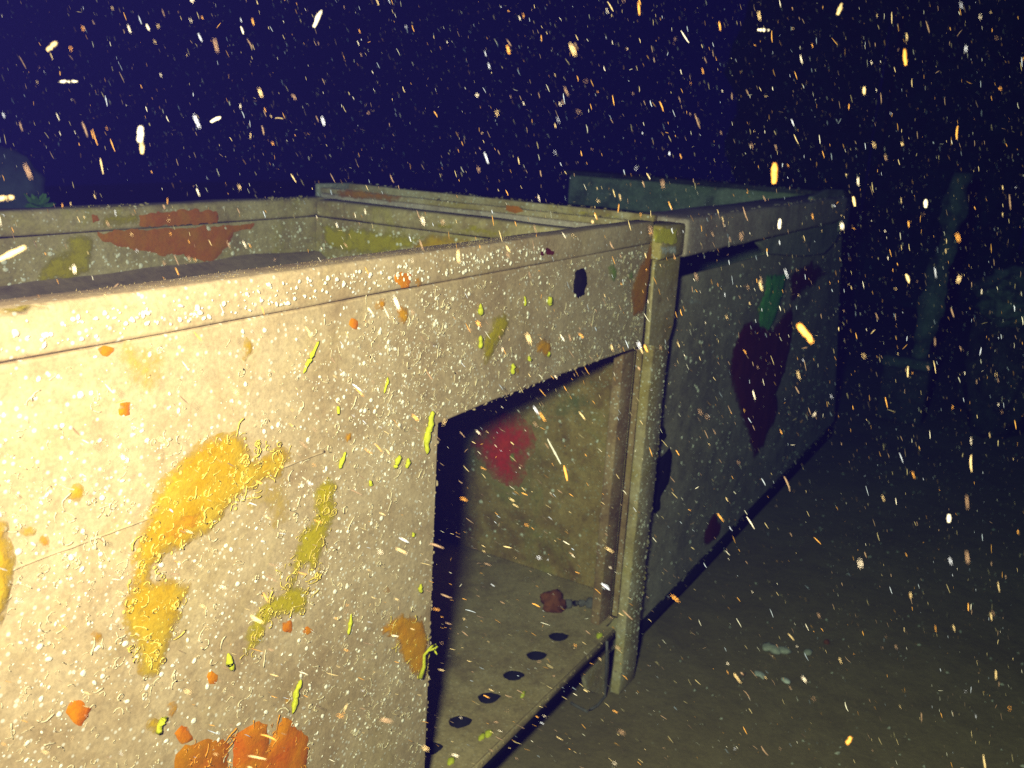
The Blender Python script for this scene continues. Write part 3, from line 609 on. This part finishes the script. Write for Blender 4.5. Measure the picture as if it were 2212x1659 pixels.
# fine fuzz along the flange's upper edge
V, Fs = [], []; rr = random.Random(3)
for i in range(2600):
    x = 0.3 + 1.5 * rr.random(); y = 1.0 + 0.05 * rr.random(); z = ZT - (0.006 if y < 1.006 else 0.001)
    l = 0.001 + 0.003 * rr.random() ** 2; d = Vector((rr.uniform(-.6, .6), rr.uniform(-.8, .4), 1)).normalized() * l
    w = 0.0004 + 0.0004 * rr.random(); k = len(V); p = Vector((x, y, z))
    V += [p + Vector((w, 0, 0)), p + Vector((-w, w, 0)), p + Vector((-w, -w, 0)), p + d]
    Fs += [(k, k + 1, k + 3), (k + 1, k + 2, k + 3), (k + 2, k, k + 3)]
o = from_lists('hydroid_fuzz', V, Fs, FUZZ, L, False); o['kind'] = 'stuff'

# ------------------------------------------------------------------ loose things
bp = Vector(on_z(1195, 1318, ZB)); be = Vector(on_z(1300, 1310, ZB))
T = thing('iron_rod', 'short crusted iron rod with a rusty knob lying on the holed floor', 'rod', bp)
bm = bmesh.new(); bmesh.ops.create_icosphere(bm, subdivisions=3, radius=0.036)
for v in bm.verts:
    v.co = v.co * (1 + 0.5 * noise.fractal(v.co * 38, 1.0, 2.0, 4)); v.co.z = max(v.co.z * 1.1, -0.03); v.co += bp + Vector((0, 0, 0.03))
link('knob', mesh_bm('knob', bm), RUSTY, T, True)
V, Fs = [], []; K = 14; a = bp + Vector((0.01, -0.01, 0.02)); b = be + Vector((0, 0, 0.018))
tube_pts([a.lerp(b, i / K) + noise.noise_vector(Vector((i * .7, 1, 4))) * 0.005 for i in range(K + 1)], [0.013 * (1 + .7 * noise.noise(Vector((i * .45, 5, 1)))) for i in range(K + 1)], 8, True, V, Fs)
from_lists('shank', V, Fs, GREYM, T)

V, Fs = [], []
wp = [(1262, 1430), (1266, 1462), (1258, 1470)]
pts = [on_z(x, y, 0.008) for x, y in [(1233, 1518), (1250, 1528), (1268, 1537), (1290, 1524), (1308, 1503)]] + [on_y(1310, 1440, 0.98), on_y(1311, 1385, 0.98)]
path = []
for i in range(len(pts) - 1):
    for t in (0, .33, .66): path.append(Vector(pts[i]).lerp(Vector(pts[i + 1]), t))
path.append(Vector(pts[-1]))
tube_pts(path, [0.0042] * len(path), 6, True, V, Fs)
tag(from_lists('bent_wire', V, Fs, GREYM), 'thin dark bent wire lying at the foot of the encrusted post', 'wire')

def pebble(name, p, r, mat, sx=1, sy=1, sz=.5, seed=0, rot=0):
    bm = bmesh.new(); bmesh.ops.create_icosphere(bm, subdivisions=2, radius=1)
    for v in bm.verts:
        v.co *= 1 + 0.25 * noise.noise(v.co * 1.7 + Vector((seed, 0, 0))); v.co = Vector((v.co.x * sx, v.co.y * sy, v.co.z * sz)) * r
        v.co.rotate(Matrix.Rotation(rot, 3, 'Z')); v.co += Vector(p) + Vector((0, 0, r * sz * .6))
    return link(name, mesh_bm(name, bm), mat, None, True)
PALE = flat_mat('pale_shell', (0.78, 0.78, 0.72), 0.5, 0.25, 60, 0.4)
GRAV = flat_mat('pale_rubble', (0.55, 0.53, 0.44), 0.8, 0.4, 90)
def fan_shell(name, p, r, rot):
    V, Fs = [(0, 0, 0)], []
    N = 16
    for ring in (0.5, 1.0):
        for i in range(N + 1):
            an = -1.15 + 2.3 * i / N; rad = r * ring * (1 + 0.05 * (i % 2)) ; V.append((rad * math.cos(an), rad * math.sin(an) * .8, r * (0.28 * (1 - ring * ring) + 0.03 * (i % 2)) + 0.002))
    for i in range(N):
        Fs.append((0, 1 + i, 2 + i)); Fs.append((1 + i, N + 2 + i, N + 3 + i, 2 + i))
    V[0] = (-0.1 * r, 0, 0.16 * r)
    Rm = Matrix.Rotation(rot, 3, 'Z')
    V = [Rm @ Vector(v) + Vector(p) for v in V]
    k = len(V); V += [v - Vector((0, 0, 0.004)) for v in V]
    Fs += [tuple(i + k for i in reversed(f)) for f in Fs]
    return from_lists(name, V, Fs, PALE)
tag(fan_shell('seashell', on_z(1632, 1460, 0.008), 0.033, -0.6), 'largest pale seashell alone on the open silt', 'shell')
for i, (x, y, r, lab) in enumerate([(1657, 1400, .022, 'pale rubble chip at the post side of the row of pale chips'), (1672, 1406, .026, 'largest pale rubble chip in the row of chips beyond the seashell'), (1690, 1408, .024, 'pale rubble chip in the middle of the row of chips'), (1745, 1411, .018, 'small pale rubble chip at the outer end of the row of chips')]):
    tag(pebble('rubble_chip', on_z(x, y, 0.002), r, GRAV, 1.3, .8, .45, i, i), lab, 'stone', 'pale chips lying beyond the seashell')
tag(pebble('rubble_chip', on_z(1697, 1472, 0.002), .016, PALE, 1.2, .8, .4, 9, 1), 'tiny white chip just beside the seashell', 'stone')
tag(pebble('stone', on_z(1785, 1390, 0.002), .012, RUSTY, 1, .9, .8, 5), 'tiny rusty red stone on the silt beyond the seashell', 'stone')
V, Fs = [], []; rr = random.Random(21)
for i in range(1500):
    x = 2.4 + 5.5 * rr.random() ** 1.2; y = -2.2 + 3.1 * rr.random(); s = 0.0025 + 0.007 * rr.random() ** 3; k = len(V)
    p = Vector((x, y, 0.004 + 0.02 * noise.noise(Vector((x * 1.6, y * 1.6, 0))))); an = rr.random() * 6
    ca, sa = math.cos(an) * s, math.sin(an) * s
    V += [p + Vector((ca, sa, 0)), p + Vector((-sa * .6, ca * .6, 0)), p + Vector((-ca, -sa, 0)), p + Vector((sa * .6, -ca * .6, 0)), p + Vector((0, 0, s * .8))]
    Fs += [(k, k + 1, k + 4), (k + 1, k + 2, k + 4), (k + 2, k + 3, k + 4), (k + 3, k, k + 4)]
o = from_lists('shell_fragments', V, Fs, GRAV, None, False); o['kind'] = 'stuff'

# ------------------------------------------------------------------ dim things beyond
def lump(name, parent, c, rad, mat, seed, sub=4, amp=.25, fr=2.2):
    bm = bmesh.new(); bmesh.ops.create_icosphere(bm, subdivisions=sub, radius=1)
    for v in bm.verts:
        n = v.co.normalized(); v.co = n * (1 + amp * noise.fractal(n * fr + Vector((seed, seed, 0)), 1.0, 2.0, 4))
        v.co = Vector((v.co[i] * rad[i] + c[i] for i in range(3)))
    return link(name, mesh_bm(name, bm), mat, parent, True)
BLUEG = flat_mat('blue_grey_sponge', (0.10, 0.12, 0.15), 0.9, 0.4, 18)
c = at(14, 408, 3.5)
T = thing('sponge_mound', 'rounded blue-grey sponge mound showing over the far locker wall', 'sponge', (c[0], c[1], 0))
lump('body', T, c, (.115, .115, .125), BLUEG, 3.3, 4, .12)
V, Fs = [], []; K = 12
tube_pts([(c[0], c[1], 0.0 + (c[2] - 0.05) * i / K) for i in range(K + 1)], [.09 - .03 * math.sin(3 * i / K) for i in range(K + 1)], 10, True, V, Fs)
from_lists('stalk', V, Fs, BLUEG, T)
gc = at(82, 436, 3.3)
T = thing('algae_clump', 'small bright green algae clump beside the blue-grey sponge mound', 'algae', (gc[0], gc[1], 0))
GC = flat_mat('green_algae_leaf', (0.16, 0.33, 0.03), 0.7, 0.4, 40)
V, Fs = [], []; rr = random.Random(5)
for i in range(60):
    d = Vector((rr.uniform(-1, 1), rr.uniform(-1, 1), rr.uniform(-.3, 1.2))) * .028; p = Vector(gc) - Vector((0, 0, .02)) + d * .4; k = len(V)
    sd = d.cross(Vector((rr.random(), rr.random(), 1))).normalized() * .008
    V += [p, p + d * .6 + sd, p + d * 1.1, p + d * .6 - sd]; Fs.append((k, k + 1, k + 2, k + 3))
from_lists('fronds', V, Fs, GC, T, False)
V, Fs = [], []
tube_pts([(gc[0], gc[1], gc[2] * i / 8) for i in range(9)], [.012] * 9, 6, True, V, Fs)
from_lists('stem', V, Fs, GC, T)

# column with its ledge at the far right, on an added dark block that keeps its foot dark
ct, cb = on_x(2060, 470, 6.5), on_x(1985, 772, 6.5)
T = thing('steel_column', 'dim leaning steel column on a ledge in the dark beyond the locker', 'column', (6.5, float(cb[1]), 0))
V, Fs = [], []
ax = Vector(ct) - Vector(cb)
for t in np.linspace(0, 1.3, 40):
    p = Vector(cb) + ax * t
    for k in range(10):
        an = 6.2832 * k / 10; d = Vector((math.cos(an), math.sin(an), 0)); w = .06 + .035 * noise.fractal((p + d * .06) * 7, 1.0, 2.0, 3)
        V.append(p + d * w * (0.55 + .45 * abs(math.cos(2 * an))) * 1.2)
for i in range(39):
    for k in range(10): Fs.append((i * 10 + k, i * 10 + (k + 1) % 10, i * 10 + 10 + (k + 1) % 10, i * 10 + 10 + k))
Fs += [tuple(range(10))[::-1], tuple(390 + k for k in range(10))]
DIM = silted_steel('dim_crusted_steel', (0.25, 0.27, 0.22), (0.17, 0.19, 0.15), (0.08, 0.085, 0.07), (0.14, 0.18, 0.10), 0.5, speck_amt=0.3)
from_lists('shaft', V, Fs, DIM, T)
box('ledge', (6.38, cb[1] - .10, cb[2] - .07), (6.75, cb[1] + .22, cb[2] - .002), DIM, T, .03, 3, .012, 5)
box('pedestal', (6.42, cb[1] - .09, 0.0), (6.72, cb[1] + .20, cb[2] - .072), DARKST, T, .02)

# crusted boulder at the right edge, and rubble on the seabed before it
c = at(2200, 640, 6.6)
T = thing('reef_block', 'dim crusted reef block at the edge beside the leaning column', 'rock', (c[0], c[1], 0))
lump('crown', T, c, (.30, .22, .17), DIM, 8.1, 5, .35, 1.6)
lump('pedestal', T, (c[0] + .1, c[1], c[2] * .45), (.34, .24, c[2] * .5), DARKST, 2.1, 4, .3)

# hull plating far behind on the right with frames
T = thing('wreck_hull', 'tall dark wreck plating rising behind the locker', 'wreck', (8.2, 3.0, 0))
hx = 11.5
h0 = on_x(1585, 200, hx)[1]
for k in range(6):
    y1 = h0 - k * 1.7; rr = random.Random(40 + k)
    left = [(y1 + (0.30 * noise.noise(Vector((z * 1.3, k, 0))) + .12 * noise.noise(Vector((z * 5, k, 3))) if k == 0 else 0), z) for z in np.linspace(0.0, 6.2, 40)]
    top = [(y1 - t, 6.2 + .25 * noise.noise(Vector((t * 2, k, 7)))) for t in np.linspace(.1, 1.58, 10)]
    plate('hull_plate', left + top + [(y1 - 1.68, 6.2), (y1 - 1.68, 0.0)], 0, hx + 0.02 * (k % 2), 0.03, HULLM, T, 0)
    if k: box('hull_frame', (hx - .12, y1 - .12, 0.0), (hx - .003, y1 - .02, 5.9), HULLM, T, .01, 2, .02, 14)
box('hull_stringer', (hx - .22, h0 - 9.5, 3.2), (hx - .123, h0 - .6, 3.36), HULLM, T, .01, 2, .02, 14)

# ------------------------------------------------------------------ marine snow
FL = []
for nm, c in (('white', (0.66, 0.62, 0.55)), ('cream', (0.54, 0.42, 0.22)), ('amber', (0.62, 0.30, 0.05)), ('blue_white', (0.42, 0.48, 0.66)), ('brown', (0.20, 0.13, 0.08))):
    m = flat_mat('snow_' + nm, c, 0.5, 0.2, 300, 0.4)
    FL.append(m)
def current(P):
    """direction in which the drifting strands lie: a slow swirl of the water"""
    c = (P - EYE) @ ROT
    u, v = c[:, 0] / c[:, 2], c[:, 1] / c[:, 2]
    lean = 0.36 + np.clip((v + .12) * 2.8, 0, .9) * np.clip((.5 - u) * 1.7, 0, 1) - .5 * np.clip(u, 0, .6)
    d = np.stack([np.sin(lean), np.cos(lean), np.zeros_like(lean)], 1)
    return d @ ROT.T
def snow():
    rng = np.random.default_rng(5)
    N = 62000
    r = 0.5 + (4.8 - 0.5) * rng.random(N) ** 0.52
    u = rng.uniform(-.85, .85, N); v = rng.uniform(-.66, .62, N)
    P = EYE + (np.stack([u * r, v * r, r], 1)) @ ROT.T
    ok = ~((P[:, 1] > 0.985) & (P[:, 2] < ZT + 0.005) & (P[:, 0] < 6.1)) & (P[:, 2] > 0.02)
    ok |= (P[:, 1] > 1.03) & (P[:, 1] < 1.95) & (P[:, 0] > XO + .05) & (P[:, 0] < 2.5) & (P[:, 2] > ZB + .03) & (P[:, 2] < ZL - .03) & (rng.random(N) < 0.6)
    ok &= ~((v > .04) & (u > .12) & (rng.random(N) < .35))
    P = P[ok]; r = r[ok]; N = len(P)
    D = current(P) + rng.normal(0, .12, (N, 3)); 
    rnd = rng.random(N) < .07; D[rnd] = rng.normal(0, 1, (rnd.sum(), 3))
    D /= np.linalg.norm(D, axis=1)[:, None]
    ln = np.exp(rng.normal(math.log(0.0060), .55, N)); ln = np.clip(ln, .0015, .018)
    wd = np.clip(ln * rng.uniform(.03, .075, N) + 0.00010, .0002, .001)
    fat = rng.random(N) < .05; wd[fat] *= rng.uniform(1.3, 2.2, fat.sum()); ln[fat] *= .7
    near = r < .9; wd[near] *= .6; ln[near] *= .6
    A = np.cross(D, rng.normal(0, 1, (N, 3))); A /= np.linalg.norm(A, axis=1)[:, None]; B = np.cross(D, A)
    bend = rng.normal(0, .035, N)
    ns = 5; rings = [(-.5, .35), (-.2, 1.0), (.2, .9), (.5, .3)]
    co = []
    for (t, k) in rings:
        for s in range(ns):
            an = 2 * math.pi * s / ns
            co.append(P + D * (ln * t)[:, None] + A * (ln * bend * (t * t * 4 - .5))[:, None] + (A * math.cos(an) + B * math.sin(an) * .8) * (wd * k)[:, None] * rng.uniform(.75, 1.2, N)[:, None])
    co = np.stack(co, 1).reshape(-1, 3); nv = ns * len(rings)
    F0 = [(i * ns + s, i * ns + (s + 1) % ns, (i + 1) * ns + (s + 1) % ns, (i + 1) * ns + s) for i in range(3) for s in range(ns)]
    F0 = np.array(F0); nf = len(F0)
    faces = (F0[None] + (np.arange(N) * nv)[:, None, None]).reshape(-1)
    me = bpy.data.meshes.new('marine_snow'); me.vertices.add(len(co)); me.vertices.foreach_set('co', co.ravel())
    me.loops.add(len(faces)); me.loops.foreach_set('vertex_index', faces.astype(np.int32))
    me.polygons.add(N * nf); me.polygons.foreach_set('loop_start', np.arange(0, len(faces), 4, dtype=np.int32))
    mi = rng.choice(5, N, p=[.14, .24, .19, .11, .32]); me.polygons.foreach_set('material_index', np.repeat(mi, nf).astype(np.int32))
    me.update(calc_edges=True); me.validate()
    o = bpy.data.objects.new('marine_snow', me); COL.objects.link(o)
    for m in FL: me.materials.append(m)
    me.polygons.foreach_set('use_smooth', [True] * len(me.polygons))
    o['kind'] = 'stuff'
snow()

# the flakes that drift closest and show largest, one by one: pixel, range, length px, width px, angle from vertical, colour, label
flakes = [
    (303, 290, .62, 34, 24, 0, 0, 'large glowing white flake drifting above the orange patch on the far wall'),
    (307, 315, .64, 34, 18, -4, 1, 'stubby cream flake right under the large glowing white flake'),
    (686, 40, .70, 40, 16, 20, 0, 'long white flake tilted near the top of the dark water'),
    (1673, 375, .55, 44, 24, 6, 2, 'large soft orange flake just above the far end of the rim'),
    (1955, 124, .60, 34, 11, 2, 2, 'slim orange flake in the upper dark water above the leaning column'),
    (1814, 20, .66, 26, 14, 25, 1, 'bright yellow-white flake at the very top of the dark water'),
    (112, 100, .62, 24, 16, 40, 1, 'round orange-white flake in the upper dark corner'),
    (146, 176, .66, 34, 11, 85, 0, 'flat white flake lying level in the dark water below the round one'),
    (466, 258, .70, 22, 13, 60, 0, 'small white flake tilted high above the far wall'),
    (12, 428, .55, 28, 20, 80, 1, 'fuzzy pink-white flake in front of the blue-grey sponge mound'),
    (25, 548, .50, 56, 18, 60, 1, 'long blurred cream flake in front of the far wall'),
    (1740, 720, .55, 46, 16, -35, 2, 'blurred orange flake slanting beside the bright green algae strip'),
    (1684, 484, .66, 22, 13, 10, 0, 'oval white flake in front of the front rail'),
    (2000, 440, .70, 18, 14, 5, 0, 'square white flake near the top of the leaning column'),
    (1197, 975, 1.5, 62, 9, -28, 0, 'long thin white strand drifting in the open bay'),
    (1222, 1022, 1.1, 34, 11, -12, 2, 'orange oval flake under the long white strand in the bay'),
    (1834, 1600, .9, 18, 15, 40, 2, 'round glowing orange flake low over the silt'),
    (2050, 1120, .9, 16, 14, 10, 0, 'round white flake low over the dark silt under the reef block'),
    (1650, 65, .7, 26, 12, 85, 0, 'flat white flake lying level near the top of the dark water'),
    (1845, 435, .66, 22, 10, -5, 1, 'yellow flake at the far end of the rim'),
    (1215, 1430 - 700, 1.2, 18, 8, -30, 0, 'small white flake above the slanting top edge of the bay'),
]
for (x, y, dist, lp, wp, ang, mi, lab) in flakes:
    dist *= 1.7 if dist < 1 and y < 560 else 1.15
    c = Vector(at(x, y, dist)); px = dist / F; wp *= .62
    rr = random.Random(x * 31 + y); an = math.radians(ang)
    D = Vector(ROT @ np.array([math.sin(an), -math.cos(an), 0.25])).normalized(); K = 7
    V, Fs = [], []
    path = [c + D * (lp * px * (i / K - .5)) + noise.noise_vector(Vector((x, y, i * .6))) * wp * px * .12 for i in range(K + 1)]
    rad = [wp * px * .5 * (math.sin(math.pi * (0.12 + 0.76 * i / K)) ** .6) * rr.uniform(.8, 1.1) for i in range(K + 1)]
    tube_pts(path, rad, 9, True, V, Fs)
    tag(from_lists('snow_flake', V, Fs, FL[mi]), lab, 'flake', 'large flakes of drifting marine snow')
